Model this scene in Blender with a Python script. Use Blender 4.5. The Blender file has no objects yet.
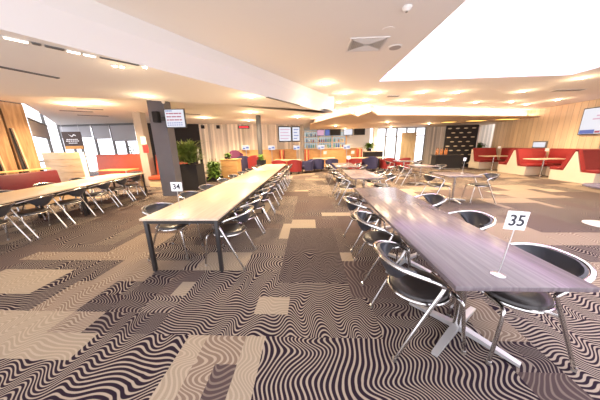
import bpy, bmesh, math, random
from mathutils import Vector, Matrix, Euler
random.seed(7)
C = bpy.context.scene.collection
S = bpy.context.scene
PI = math.pi

# ------------------------------------------------------------------ camera, world, exposure
FPX, PITCH, ROLL, YAW, EYE = 217.8, math.radians(14.06), math.radians(-1.19), math.radians(2.75), 1.57
cam_d = bpy.data.cameras.new('camera'); cam = bpy.data.objects.new('camera', cam_d); C.objects.link(cam)
cam_d.sensor_width = 36; cam_d.sensor_fit = 'HORIZONTAL'; cam_d.lens = FPX * 36 / 600; cam_d.clip_start = .05; cam_d.clip_end = 200
fw = Vector((-math.sin(YAW) * math.cos(PITCH), math.cos(YAW) * math.cos(PITCH), -math.sin(PITCH)))
rt = Vector((math.cos(YAW), math.sin(YAW), 0)); up = rt.cross(fw)
cr, sr = math.cos(ROLL), math.sin(ROLL)
rt2 = rt * cr + up * sr; up2 = up * cr - rt * sr     # image axes turned by the roll
m = Matrix((rt2, up2, -fw)).transposed().to_4x4(); m.translation = (0, 0, EYE)
cam.matrix_world = m
S.camera = cam
S.view_settings.view_transform = 'Standard'; S.view_settings.look = 'None'
S.view_settings.gamma = 1; S.view_settings.use_curve_mapping = False
S.view_settings.exposure = 0.95
W = bpy.data.worlds.new('world'); S.world = W; W.use_nodes = True
W.node_tree.nodes['Background'].inputs[0].default_value = (.93, .92, 1, 1)
W.node_tree.nodes['Background'].inputs[1].default_value = 1.7
LAMP_W = 40          # watts of one ceiling downlight
LAMP_COL = (1, .74, .45)

# ------------------------------------------------------------------ materials
def new_mat(name):
    M = bpy.data.materials.new(name); M.use_nodes = True
    return M, M.node_tree.nodes, M.node_tree.links, M.node_tree.nodes['Principled BSDF']
def mat(name, col, rough=.5, metal=0, noise=0, nscale=30, spec=.5, trans=0, bump=0):
    M, N, L, B = new_mat(name)
    B.inputs['Base Color'].default_value = (*col, 1); B.inputs['Roughness'].default_value = rough
    B.inputs['Metallic'].default_value = metal; B.inputs['Specular IOR Level'].default_value = spec
    B.inputs['Transmission Weight'].default_value = trans
    if noise or bump:
        tc = N.new('ShaderNodeTexCoord'); nz = N.new('ShaderNodeTexNoise'); nz.inputs['Scale'].default_value = nscale
        nz.inputs['Detail'].default_value = 4
        L.new(tc.outputs['Object'], nz.inputs['Vector'])
        if noise:
            mx = N.new('ShaderNodeMix'); mx.data_type = 'RGBA'
            mx.inputs[6].default_value = (*[c * (1 - noise) for c in col], 1)
            mx.inputs[7].default_value = (*[min(1, c * (1 + noise)) for c in col], 1)
            L.new(nz.outputs['Fac'], mx.inputs[0]); L.new(mx.outputs[2], B.inputs['Base Color'])
        if bump:
            bp = N.new('ShaderNodeBump'); bp.inputs['Strength'].default_value = bump; bp.inputs['Distance'].default_value = .004
            L.new(nz.outputs['Fac'], bp.inputs['Height']); L.new(bp.outputs[0], B.inputs['Normal'])
    return M
def emit(name, col, st):
    M, N, L, B = new_mat(name)
    B.inputs['Base Color'].default_value = (.02, .02, .02, 1)
    B.inputs['Emission Color'].default_value = (*col, 1); B.inputs['Emission Strength'].default_value = st
    return M
def wood(name, c1, c2, grain=(30, 2, 2), rough=.4, plank=0, plank_axis=0, line=.35, c3=None, world=False):
    """wood with stretched grain; plank = board width along plank_axis (0 for none)"""
    M, N, L, B = new_mat(name)
    tc = N.new('ShaderNodeTexCoord'); src = tc.outputs['Object']
    mp = N.new('ShaderNodeMapping'); mp.inputs['Scale'].default_value = grain
    L.new(src, mp.inputs['Vector'])
    nz = N.new('ShaderNodeTexNoise'); nz.inputs['Scale'].default_value = 1; nz.inputs['Detail'].default_value = 5; nz.inputs['Distortion'].default_value = .6
    L.new(mp.outputs[0], nz.inputs['Vector'])
    rp = N.new('ShaderNodeValToRGB'); rp.color_ramp.elements[0].position = .3; rp.color_ramp.elements[1].position = .72
    rp.color_ramp.elements[0].color = (*c1, 1); rp.color_ramp.elements[1].color = (*c2, 1)
    L.new(nz.outputs['Fac'], rp.inputs[0]); out = rp.outputs[0]
    if plank:
        sx = N.new('ShaderNodeSeparateXYZ'); L.new(src, sx.inputs[0])
        dv = N.new('ShaderNodeMath'); dv.operation = 'DIVIDE'; dv.inputs[1].default_value = plank; L.new(sx.outputs[plank_axis], dv.inputs[0])
        fl = N.new('ShaderNodeMath'); fl.operation = 'FLOOR'; L.new(dv.outputs[0], fl.inputs[0])
        wn = N.new('ShaderNodeTexWhiteNoise'); wn.noise_dimensions = '1D'; L.new(fl.outputs[0], wn.inputs['W'])
        mr = N.new('ShaderNodeMapRange'); mr.inputs[3].default_value = 1 - line; mr.inputs[4].default_value = 1 + line * .5
        L.new(wn.outputs['Value'], mr.inputs[0])
        fr = N.new('ShaderNodeMath'); fr.operation = 'FRACT'; L.new(dv.outputs[0], fr.inputs[0])
        gp = N.new('ShaderNodeMath'); gp.operation = 'LESS_THAN'; gp.inputs[1].default_value = .035; L.new(fr.outputs[0], gp.inputs[0])
        mu = N.new('ShaderNodeMix'); mu.data_type = 'RGBA'; mu.blend_type = 'MULTIPLY'; mu.inputs[0].default_value = 1
        L.new(out, mu.inputs[6]); L.new(mr.outputs[0], mu.inputs[7])
        m2 = N.new('ShaderNodeMix'); m2.data_type = 'RGBA'; m2.inputs[7].default_value = (*[c * .35 for c in c1], 1)
        L.new(gp.outputs[0], m2.inputs[0]); L.new(mu.outputs[2], m2.inputs[6]); out = m2.outputs[2]
    L.new(out, B.inputs['Base Color']); B.inputs['Roughness'].default_value = rough
    return M

def carpet():
    M, N, L, B = new_mat('carpet_tiles')
    def math_(op, a, b=None, c=None):
        n = N.new('ShaderNodeMath'); n.operation = op
        for i, v in enumerate((a, b, c)):
            if v is None: continue
            if isinstance(v, (int, float)): n.inputs[i].default_value = v
            else: L.new(v, n.inputs[i])
        return n.outputs[0]
    tc = N.new('ShaderNodeTexCoord'); sx = N.new('ShaderNodeSeparateXYZ'); L.new(tc.outputs['Object'], sx.inputs[0])
    X, Y = sx.outputs[0], sx.outputs[1]
    at = N.new('ShaderNodeAttribute'); at.attribute_name = 'tile'; sc = N.new('ShaderNodeSeparateColor'); L.new(at.outputs['Color'], sc.inputs[0])
    rnd1, rnd2, rnd3 = sc.outputs[0], sc.outputs[1], sc.outputs[2]       # ripple family, colourway, ripple width
    fam = math_('FLOOR', math_('MULTIPLY', rnd1, 6.99)); famv = N.new('ShaderNodeCombineXYZ'); L.new(fam, famv.inputs[0]); L.new(math_('MULTIPLY', fam, 2.3), famv.inputs[1])
    # direction of the ripples
    turn = math_('GREATER_THAN', rnd1, .5)
    def warp(scale, off):
        mp = N.new('ShaderNodeMapping'); mp.inputs['Location'].default_value = (off, off * 1.7, 0)
        L.new(tc.outputs['Object'], mp.inputs['Vector'])
        ad = N.new('ShaderNodeVectorMath'); ad.operation = 'ADD'
        ml = N.new('ShaderNodeVectorMath'); ml.operation = 'SCALE'; ml.inputs['Scale'].default_value = 3.1
        L.new(famv.outputs[0], ml.inputs[0])
        L.new(mp.outputs[0], ad.inputs[0]); L.new(ml.outputs[0], ad.inputs[1])
        nz = N.new('ShaderNodeTexNoise'); nz.inputs['Scale'].default_value = scale; nz.inputs['Detail'].default_value = .6
        L.new(ad.outputs[0], nz.inputs['Vector']); return nz.outputs['Fac']
    low = warp(1.6, 0); ph = warp(2.6, 9)
    along = math_('ADD', math_('MULTIPLY', Y, math_('SUBTRACT', 1, turn)), math_('MULTIPLY', X, turn))
    across = math_('ADD', math_('MULTIPLY', X, math_('SUBTRACT', 1, turn)), math_('MULTIPLY', Y, turn))
    wavy = math_('SINE', math_('ADD', math_('MULTIPLY', across, 2 * PI / .30), math_('MULTIPLY', ph, 5.0)))
    amp = math_('MULTIPLY', math_('MAXIMUM', math_('SUBTRACT', low, .34), .03), .30)
    s = math_('MULTIPLY', math_('ADD', math_('ADD', along, math_('MULTIPLY', wavy, amp)), math_('MULTIPLY', warp(1.1, 4), .5)), 27.0)
    sn = math_('SINE', math_('MULTIPLY', s, 2 * PI))
    wid = math_('ADD', math_('MULTIPLY', rnd3, .55), -.60)         # how wide the pale ripple is in this tile
    mr = N.new('ShaderNodeMapRange'); mr.inputs[1].default_value = -.3; mr.inputs[2].default_value = .3
    L.new(math_('ADD', sn, wid), mr.inputs[0])
    line = mr.outputs[0]
    fz = N.new('ShaderNodeTexNoise'); fz.inputs['Scale'].default_value = 260; L.new(tc.outputs['Object'], fz.inputs['Vector'])
    # four colourways
    def ramp(stops, fac):
        r = N.new('ShaderNodeValToRGB'); r.color_ramp.interpolation = 'CONSTANT'
        e = r.color_ramp.elements; e[0].position = 0; e[0].color = (*stops[0][1], 1); e[1].position = stops[1][0]; e[1].color = (*stops[1][1], 1)
        for p, c in stops[2:]:
            q = e.new(p); q.color = (*c, 1)
        L.new(fac, r.inputs[0]); return r.outputs[0]
    dark = ramp([(0, (.022, .014, .024)), (.40, (.030, .020, .028)), (.64, (.085, .060, .060)), (.84, (.21, .155, .120)), (.93, (.32, .26, .195))], rnd2)
    pale = ramp([(0, (.36, .30, .245)), (.40, (.25, .205, .175)), (.64, (.185, .145, .125)), (.84, (.37, .305, .24)), (.93, (.40, .335, .26))], rnd2)
    mx = N.new('ShaderNodeMix'); mx.data_type = 'RGBA'; L.new(line, mx.inputs[0]); L.new(dark, mx.inputs[6]); L.new(pale, mx.inputs[7])
    mu = N.new('ShaderNodeMix'); mu.data_type = 'RGBA'; mu.blend_type = 'MULTIPLY'; mu.inputs[0].default_value = .8
    g = N.new('ShaderNodeMapRange'); g.inputs[3].default_value = .65; g.inputs[4].default_value = 1.3; L.new(fz.outputs['Fac'], g.inputs[0])
    L.new(mx.outputs[2], mu.inputs[6]); L.new(g.outputs[0], mu.inputs[7])
    L.new(mu.outputs[2], B.inputs['Base Color']); B.inputs['Roughness'].default_value = .95; B.inputs['Specular IOR Level'].default_value = .1
    return M

M_carpet = carpet()
M_ceil = mat('warm_white_ceiling_paint', (.84, .80, .75), .8)
M_fascia = mat('white_fascia_paint', (.74, .71, .68), .7)
M_soffit = mat('soffit_shaded_tan', (.54, .40, .265), .7)  # tan has the shade of the less lit underside put in
M_white = mat('white_paint', (.85, .82, .78), .5)
M_chrome = mat('polished_chrome_tube', (.62, .61, .60), .18, 1)
M_steel = mat('brushed_steel', (.62, .61, .61), .3, 1)
M_vinyl = mat('black_vinyl', (.035, .030, .030), .32, 0, .15, 60)
M_shell = mat('dark_slate_plastic', (.040, .043, .055), .35)
M_rubber = mat('black_rubber', (.02, .02, .02), .7)
M_black = mat('black_metal', (.025, .022, .022), .4)
M_blackmat = mat('matt_black', (.018, .016, .018), .8)
M_oak = wood('pale_oak_laminate', (.62, .50, .36), (.74, .62, .47), (26, 1.6, 8), .3)
M_oakedge = mat('oak_edge', (.42, .29, .17), .4)
M_grey = wood('grey_wood_laminate', (.135, .11, .125), (.235, .20, .215), (34, 1.4, 8), .24)
M_greyedge = wood('grey_wood_edge', (.19, .17, .18), (.30, .27, .28), (30, 30, 6), .35)
M_pine = wood('pine_wall_boards', (.70, .55, .36), (.82, .68, .48), (2, 9, 1), .6, .24, 1, .15)
M_slat = wood('pale_weathered_boards', (.72, .63, .52), (.88, .80, .70), (14, 14, .8), .7, .13, 0, .4)
M_rust = wood('rustic_brown_planks', (.22, .115, .05), (.46, .27, .13), (6, 12, 1.4), .6)
M_ply = wood('pale_plywood', (.54, .39, .24), (.66, .50, .33), (2, 2, 14), .5)
M_orange = wood('honey_timber', (.62, .33, .12), (.76, .46, .19), (3, 3, 14), .45)
M_red = mat('red_vinyl', (.31, .030, .032), .45, 0, .12, 8)
M_darkred = mat('burgundy_vinyl', (.10, .010, .016), .45, 0, .12, 8)
M_orred = mat('orange_red_vinyl', (.40, .07, .03), .45, 0, .12, 8)
M_navy = mat('navy_fabric', (.045, .045, .12), .8)
M_plum = mat('plum_fabric', (.16, .04, .11), .8)
M_cream = mat('cream_panel', (.80, .70, .57), .55, 0, .04, 6)
M_card = mat('white_card', (.9, .9, .9), .5)
M_ink = mat('dark_ink', (.03, .03, .04), .6)
M_colgrey = mat('charcoal_column_paint', (.15, .147, .17), .6, 0, .08, 4)
M_frame = mat('window_frame_grey', (.16, .158, .155), .5)
M_blind = mat('grey_roller_blind', (.42, .42, .44), .8)
M_leaf = mat('green_leaf', (.09, .17, .035), .55, 0, .4, 12)
M_leaf2 = mat('light_green_leaf', (.14, .26, .04), .55, 0, .4, 12)
M_leaf3 = mat('olive_green_leaf', (.26, .34, .08), .55, 0, .4, 12)
M_soil = mat('soil', (.05, .03, .02), .9)
M_screen = emit('lit_white_screen', (.90, .91, 1), .47)
M_lens = emit('lamp_lens', (1, .80, .50), 50)
M_linlens = emit('linear_lamp_lens', (1, .88, .70), 6)
M_cove = emit('recess_top_glow', (1, .95, 1), 1.5)  # emission stands in for cove light on the recess top
M_led = emit('pink_white_led', (1, .66, .52), 26)
M_ledv = emit('violet_white_led', (.85, .42, 1), 10)
M_amber = emit('amber_wash_glow', (1, .55, .12), 1.6)  # glow that paints the amber wash of light on the soffit
M_backlit = emit('backlit_shelf_panel', (.80, .86, .84), .32)
M_redled = emit('red_led', (1, .03, .05), 1.2)
M_sred = emit('screen_red', (.75, .12, .22), .3)
M_sblue = emit('screen_blue', (.15, .25, .80), .3)
M_spink = emit('screen_pink', (.90, .50, .68), .4)
M_glass = None
def glass():
    M, N, L, B = new_mat('window_glass')
    t = N.new('ShaderNodeBsdfTransparent'); g = N.new('ShaderNodeBsdfGlossy'); g.inputs['Roughness'].default_value = .03
    mx = N.new('ShaderNodeMixShader'); mx.inputs[0].default_value = .04; L.new(t.outputs[0], mx.inputs[1]); L.new(g.outputs[0], mx.inputs[2])
    L.new(mx.outputs[0], N['Material Output'].inputs[0]); return M
M_glass = glass()

# ------------------------------------------------------------------ mesh helpers
class MB:
    def __init__(s): s.bm = bmesh.new()
    def box(s, a, b, bev=0, rot=None, piv=None, seg=2):
        a, b = Vector(a), Vector(b); c, d = (a + b) / 2, b - a
        r = bmesh.ops.create_cube(s.bm, size=1, matrix=Matrix.Translation(c) @ Matrix.Diagonal((*[abs(x) for x in d], 1)))
        vs = r['verts']
        if bev:
            es = list({e for v in vs for e in v.link_edges})
            q = bmesh.ops.bevel(s.bm, geom=es, offset=bev, segments=seg, affect='EDGES', profile=.5)
            vs = list({v for f in q['faces'] for v in f.verts} | {v for v in vs if v.is_valid})
        if rot is not None:
            p = Vector(piv) if piv is not None else c
            bmesh.ops.rotate(s.bm, verts=vs, cent=p, matrix=rot)
        return s
    def tube(s, pts, r, n=8, closed=False, rs=None):
        pts = [Vector(p) for p in pts]; k = len(pts); rings = []
        t0 = (pts[1] - pts[0]).normalized(); nrm = t0.orthogonal().normalized(); prev = t0
        for i, p in enumerate(pts):
            if closed: t = (pts[(i + 1) % k] - pts[i - 1]).normalized()
            else: t = (pts[min(i + 1, k - 1)] - pts[max(i - 1, 0)]).normalized()
            nrm = (prev.rotation_difference(t) @ nrm); nrm = (nrm - t * nrm.dot(t)).normalized(); prev = t
            b = t.cross(nrm); rr = rs[i] if rs else r
            rings.append([s.bm.verts.new(p + (nrm * math.cos(2 * PI * j / n) + b * math.sin(2 * PI * j / n)) * rr) for j in range(n)])
        for i in range(k if closed else k - 1):
            A, Bq = rings[i], rings[(i + 1) % k]
            if closed and i == k - 1:   # pick the best twist
                off = min(range(n), key=lambda o: (A[0].co - Bq[o].co).length)
            else: off = 0
            for j in range(n): s.bm.faces.new((A[j], A[(j + 1) % n], Bq[(j + 1 + off) % n], Bq[(j + off) % n]))
        if not closed:
            s.bm.faces.new(rings[0][::-1]); s.bm.faces.new(rings[-1])
        return s
    def cyl(s, a, b, r, n=16, r2=None):
        a, b = Vector(a), Vector(b)
        return s.tube([a, b], r, n, rs=[r, r if r2 is None else r2])
    def lathe(s, prof, c=(0, 0, 0), n=24):
        c = Vector(c); rings = []
        for r, z in prof:
            rings.append([s.bm.verts.new(c + Vector((max(r, 1e-4) * math.cos(2 * PI * j / n), max(r, 1e-4) * math.sin(2 * PI * j / n), z))) for j in range(n)])
        for A, Bq in zip(rings, rings[1:]):
            for j in range(n): s.bm.faces.new((A[j], A[(j + 1) % n], Bq[(j + 1) % n], Bq[j]))
        s.bm.faces.new(rings[0][::-1]); s.bm.faces.new(rings[-1]); return s
    def prism(s, poly, z0, z1):
        """poly in x, y extruded in z"""
        A = [s.bm.verts.new((x, y, z0)) for x, y in poly]; Bq = [s.bm.verts.new((x, y, z1)) for x, y in poly]; n = len(poly)
        s.bm.faces.new(A[::-1]); s.bm.faces.new(Bq)
        for i in range(n): s.bm.faces.new((A[i], A[(i + 1) % n], Bq[(i + 1) % n], Bq[i]))
        return s
    def prism_x(s, poly, x0, x1):
        A = [s.bm.verts.new((x0, y, z)) for y, z in poly]; Bq = [s.bm.verts.new((x1, y, z)) for y, z in poly]; n = len(poly)
        s.bm.faces.new(A); s.bm.faces.new(Bq[::-1])
        for i in range(n): s.bm.faces.new((A[i], Bq[i], Bq[(i + 1) % n], A[(i + 1) % n]))
        return s
    def grid(s, rows, thick=0):
        """quad sheet from rows of points; thick pushes a second skin along the normals"""
        V = [[s.bm.verts.new(p) for p in r] for r in rows]; fs = []
        for a, b in zip(V, V[1:]):
            for j in range(len(a) - 1): fs.append(s.bm.faces.new((a[j], a[j + 1], b[j + 1], b[j])))
        if thick:
            bmesh.ops.recalc_face_normals(s.bm, faces=fs)
            bmesh.ops.solidify(s.bm, geom=fs, thickness=thick)
        return s
    def build(s, name, mt, parent=None, smooth=True, kind=None):
        bmesh.ops.recalc_face_normals(s.bm, faces=s.bm.faces)
        me = bpy.data.meshes.new(name); s.bm.to_mesh(me); s.bm.free()
        me.materials.append(mt)
        if smooth:
            for p in me.polygons: p.use_smooth = True
            try: me.set_sharp_from_angle(angle=math.radians(38))
            except Exception: pass
        o = bpy.data.objects.new(name, me); C.objects.link(o)
        if parent: o.parent = parent
        if kind: o['kind'] = kind
        return o
def spline(ctrl, n=6, closed=False):
    P = [Vector(p) for p in ctrl]; out = []; k = len(P)
    for i in range(k if closed else k - 1):
        if closed: a, b, c, d = P[i - 1], P[i], P[(i + 1) % k], P[(i + 2) % k]
        else: a, b, c, d = P[max(i - 1, 0)], P[i], P[i + 1], P[min(i + 2, k - 1)]
        for j in range(n):
            t = j / n
            out.append(.5 * ((2 * b) + (c - a) * t + (2 * a - 5 * b + 4 * c - d) * t * t + (3 * b - a - 3 * c + d) * t ** 3))
    if not closed: out.append(P[-1])
    return out
def thing(name, label, cat, loc=(0, 0, 0), rz=0, group=None):
    o = bpy.data.objects.new(name, None); C.objects.link(o); o.location = loc; o.rotation_euler = (0, 0, rz)
    o.empty_display_size = .1
    return tag(o, label, cat, group)
def tag(o, label, cat, group=None):
    o['label'] = label; o['category'] = cat
    if group: o['group'] = group
    return o
def dup(root, label, loc, rz=0, group=None):
    r = root.copy(); C.objects.link(r); r.location = loc; r.rotation_euler = (0, 0, rz); r['label'] = label
    if group: r['group'] = group
    for ch in list(root.children):
        c = ch.copy(); C.objects.link(c); c.parent = r
        for g in list(ch.children):
            d = g.copy(); C.objects.link(d); d.parent = c
    return r
def struct(name, mb, mt, smooth=False, parent=None):
    o = mb.build(name, mt, parent, smooth)
    if not parent: o['kind'] = 'structure'
    return o
def text(body, size, mt, name, parent, loc, rot):
    cu = bpy.data.curves.new(name, 'FONT'); cu.body = body; cu.size = size; cu.align_x = 'CENTER'; cu.align_y = 'CENTER'; cu.extrude = .0006; cu.offset = size * .02
    tmp = bpy.data.objects.new(name + '_tmp', cu); C.objects.link(tmp)
    dg = bpy.context.evaluated_depsgraph_get(); me = bpy.data.meshes.new_from_object(tmp.evaluated_get(dg))
    bpy.data.objects.remove(tmp)
    me.materials.clear(); me.materials.append(mt)
    o = bpy.data.objects.new(name, me); C.objects.link(o); o.parent = parent; o.location = loc; o.rotation_euler = rot
    return o

# ------------------------------------------------------------------ setting: floor and ceilings
ZM, ZL, ZF = 3.10, 2.62, 3.0        # main, low and far-left ceiling heights
def floor_tiles():
    rng = random.Random(21); cw, ch = .165, .25; x0, y0 = -1.05 - cw * 92, -1.25; nx, ny = 184, 84
    tone = [[None] * nx for _ in range(ny)]
    def col(x): return int(round((x - x0) / cw))
    def row(y): return int(round((y - y0) / ch))
    def fill(xa, xb, ya, yb, v):
        for j in range(max(0, row(ya)), min(ny, row(yb))):
            for i in range(max(0, col(xa)), min(nx, col(xb))): tone[j][i] = v
    for j in range(ny):
        for i in range(nx):
            if tone[j][i]: continue
            w, h = rng.choice(((4, 2), (4, 4), (6, 2), (6, 4), (3, 2), (2, 4), (4, 1), (8, 4)))
            far_ = (y0 + j * ch) > 3.2; p = rng.random()
            t = rng.uniform(0, .62) if p < (.55 if far_ else .72) else (rng.uniform(.64, .83) if p < .80 else rng.uniform(.84, .99))
            if not far_ and t > .84 and rng.random() < .6: t = rng.uniform(.2, .6)
            v = (rng.choice((.05, .2, .35, .6, .75, .9)), t, rng.random())
            for jj in range(j, min(ny, j + h)):
                for ii in range(i, min(nx, i + w)):
                    if not tone[jj][ii]: tone[jj][ii] = v
    # the pale and dark fields one can pick out near the tables
    fill(-3.0, -.06, .75, 1.5, (.2, .1, .5)); fill(-.39, 1.5, .5, 1.75, (.6, .2, .45)); fill(-1.4, .6, 1.5, 2.5, (.35, .3, .5)); fill(.1, 1.3, .5, 1.0, (.9, .15, .3))
    fill(-1.05, -.39, .75, 1.5, (.75, .97, .5)); fill(-.885, -.555, .75, 1.5, (.6, .87, .5)); fill(-.72, -.555, .75, 1.25, (.2, .70, .4))
    fill(-.555, -.225, 1.75, 2.0, (.05, .96, .6)); fill(-1.545, -.885, 2.5, 3.0, (.6, .95, .4)); fill(-1.545, -1.38, 2.0, 2.25, (.05, .98, .5))
    fill(-3.2, -1.9, 1.25, 1.75, (.2, .95, .4)); fill(-2.4, -1.55, 1.5, 1.75, (.35, .86, .9)); fill(-2.0, -1.38, 1.5, 1.75, (.2, .55, .4)); fill(-2.9, -2.3, 1.75, 2.25, (.2, .90, .3))
    fill(-4.2, -3.2, 2.0, 2.5, (.2, .94, .3)); fill(-4.4, -3.0, 2.75, 3.0, (.2, .92, .3)); fill(-.555, -.225, 3.5, 4.0, (.2, .95, .4))
    fill(.435, 1.26, 2.0, 2.75, (.6, .75, .5)); fill(1.42, 1.75, 1.5, 2.0, (.9, .90, .3)); fill(1.75, 3.2, .75, 1.75, (.05, .12, .9)); fill(2.4, 4.5, 2.0, 2.75, (.05, .88, .7)); fill(1.9, 3.0, 1.75, 2.25, (.35, .3, .9))
    fill(3.0, 5.6, 3.25, 3.75, (.2, .9, .7)); fill(-.4, .45, 2.25, 4.0, (.2, .52, .2))
    bm = bmesh.new(); V = [[bm.verts.new((x0 + i * cw, y0 + j * ch, 0)) for i in range(nx + 1)] for j in range(ny + 1)]
    for j in range(ny):
        for i in range(nx): bm.faces.new((V[j][i], V[j][i + 1], V[j + 1][i + 1], V[j + 1][i]))
    me = bpy.data.meshes.new('floor'); bm.to_mesh(me); bm.free(); me.materials.append(M_carpet)
    at = me.attributes.new('tile', 'FLOAT_COLOR', 'FACE')
    k = 0
    for j in range(ny):
        for i in range(nx): at.data[k].color = (*tone[j][i], 1); k += 1
    o = bpy.data.objects.new('floor', me); C.objects.link(o); o['kind'] = 'structure'
floor_tiles()
sb = MB(); sb.box((-16.2, -1.25, -.12), (14.2, 19.8, -.004)); struct('floor_slab', sb, M_rubber)

RX0, RX1, RY1 = 1.76, 6.35, 6.15     # light recess
P0, P1 = (-4.8, -1.48), (.75, 8.10)        # line of the step between main and low ceiling
mc = MB()
mc.prism([P0, (RX0, -1.48), (RX0, RY1), (RX0, 12), (.75, 12), P1], ZM, ZM + .1)
mc.prism([(RX0, RY1), (RX1, RY1), (RX1, -1.48), (13.2, -1.48), (13.2, 19.3), (.75, 19.3), (.75, 12), (RX0, 12)], ZM, ZM + .1)
struct('ceiling', mc, M_ceil)
rec = MB()
rec.box((RX0 - .03, -1.48, ZM + .1), (RX0, RY1, ZM + .62)); rec.box((RX1, -1.48, ZM + .1), (RX1 + .03, RY1, ZM + .62))
rec.box((RX0, RY1, ZM + .1), (RX1, RY1 + .03, ZM + .62))
struct('trim_1', rec, M_white)
pan = MB(); pan.box((RX0, -1.48, ZM + .62), (RX1, RY1, ZM + .66)); 
tag(pan.build('glowing_recess_top', M_cove, smooth=False), 'large white top of the deep ceiling recess, made to glow', 'ceiling light')  # recess top glows in place of being lit by its cove
for nm, a, b, lb in (('led_strip', (RX0 + .03, RY1 - .09, ZM + .16), (RX1 - .03, RY1 - .05, ZM + .19), 'violet white light strip along far side of the ceiling recess'),
                 ('led_strip', (RX0 + .03, -1.4, ZM + .16), (RX0 + .07, RY1 - .12, ZM + .19), 'violet white light strip along left side of the ceiling recess'),
                 ('led_strip', (RX1 - .07, -1.4, ZM + .16), (RX1 - .03, RY1 - .12, ZM + .19), 'violet white light strip along right side of the ceiling recess')):
    q = MB(); q.box(a, b); tag(q.build(nm, M_ledv, smooth=False), lb, 'light strip')

# low ceiling on the left: underside, stepped fascia
E2 = [(.75, 7.55), (-.30, 7.45), (-2.25, 5.85), (-3.55, 5.15), (-5.0, 4.55), (-8.86, 3.44)]
low = MB(); low.prism([P0, P1] + E2 + [(-8.86, -1.48)], ZL, ZL + .05); struct('ceiling_low', low, M_ceil)
d = Vector((P1[0] - P0[0], P1[1] - P0[1], 0)).normalized(); nn = Vector((d.y, -d.x, 0))
fs = MB(); a, b = Vector((*P0, 0)), Vector((*P1, 0)); 
fs.grid([[a + nn * .10 + Vector((0, 0, ZM)), b + nn * .10 + Vector((0, 0, ZM))],
         [a + nn * .10 + Vector((0, 0, ZM - .20)), b + nn * .10 + Vector((0, 0, ZM - .20))],
         [a + Vector((0, 0, ZL)), b + Vector((0, 0, ZL))]], .02)
struct('trim_2', fs, M_fascia)
e2 = MB()
for (x0, y0), (x1, y1) in zip([P1] + E2, E2): e2.grid([[(x0, y0, ZL), (x1, y1, ZL)], [(x0, y0, ZF), (x1, y1, ZF)]], .02)
struct('trim_3', e2, M_fascia)
far = MB(); far.prism([(.78, 7.55)] + E2[1:] + [(-8.86, 7.0), (-14.55, 12.66), (-14.7, 19.3), (.78, 19.3)], ZF, ZF + .06); struct('ceiling_far', far, M_ceil)
# floating soffit with zigzag edge in front of the bar
ZS = 2.70
SO = [(.03, 12.8), (1.58, 8.95), (2.10, 10.1), (2.20, 8.45), (2.85, 9.75), (5.25, 10.33), (8.79, 11.24), (11.4, 11.95), (12.4, 12.2), (12.4, 17.2), (.03, 17.2)]
so = MB(); so.prism(SO, ZS, ZS + .05); struct('ceiling_soffit', so, M_soffit)
UP = [(.3, 13.2), (1.75, 10.3), (2.15, 11.2), (2.5, 9.7), (3.0, 10.6), (5.25, 11.1), (8.79, 12.0), (12.4, 12.95)]
us = MB()
for (x0, y0), (x1, y1) in zip(UP, UP[1:]): us.grid([[(x0, y0, ZS + .05), (x1, y1, ZS + .05)], [(x0, y0, ZM), (x1, y1, ZM)]], .03)
struct('trim_4', us, M_white)
ls = MB()
ls.tube([Vector((x, y - .22, ZS + .068)) for x, y in UP], .012, 6); tag(ls.build('cove_light_strip', M_led), 'hidden warm light strip glowing above the zigzag soffit edge', 'light strip')

# ------------------------------------------------------------------ setting: walls
wr = MB(); wr.box((11.4, 3, 0), (11.55, 14.6, ZM)); struct('wall_right', wr, M_pine)
w2 = MB(); w2.box((11.55, 14.45, 0), (16, 14.6, ZM)); struct('wall_right_return', w2, M_pine)
wb = MB(); wb.box((8.6, 17.2, 0), (16, 17.35, ZM)); struct('wall_back_right', wb, M_slat)
def wall_seg(name, p, q, z1, mt, z0=0, th=.12):
    p, q = Vector((*p, 0)), Vector((*q, 0)); L = (q - p).length
    mb = MB(); mb.box((0, 0, z0), (L, th, z1)); o = struct(name, mb, mt); o.location = p; o.rotation_euler = (0, 0, math.atan2(q.y - p.y, q.x - p.x)); return o
wall_seg('wall_back_left', (-6.95, 14.1), (-.45, 16.354), ZF, M_slat)
wall_seg('wall_back_dark', (-9.85, 12.72), (-6.95, 14.1), ZF, M_blackmat)
wl = MB(); wl.box((-9.25, 2.6, 0), (-9.06, 7.0, ZF + .3)); struct('wall_left', wl, mat('dark_wall_backing', (.05, .03, .02), .8))
bk = MB(); bk.box((-.8, 19, 0), (5.0, 19.15, ZM)); struct('wall_bar', bk, M_white)
s1 = MB(); s1.box((-.60, 16.5, 0), (-.48, 19.0, ZM)); struct('wall_bar_side', s1, M_white)

# rustic plank cladding on the left wall: broad leaning boards with dark gaps
yy = 2.7; k = 0
clad = thing('plank_cladding', 'broad rustic brown planks cladding the wall at far left', 'wall cladding', (-9.04, 0, 0))
for w, lean in ((.62, .02), (.5, -.03), (.62, .03), (.55, 0), (.48, .05), (.42, -.04), (.52, .03), (.60, 0)):
    q = MB(); y0, y1 = yy, min(yy + w, 6.98)
    q.prism_x([(y0 + .02, .02), (y1 - .02 - abs(lean), .02), (y1 - .01, ZF - .01), (y0 + .02 + max(lean, 0) * 1.5, ZF - .01)], -.012, .035 + .02 * (k % 3))
    q.build('plank', M_rust, clad, False); yy += w; k += 1

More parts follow.
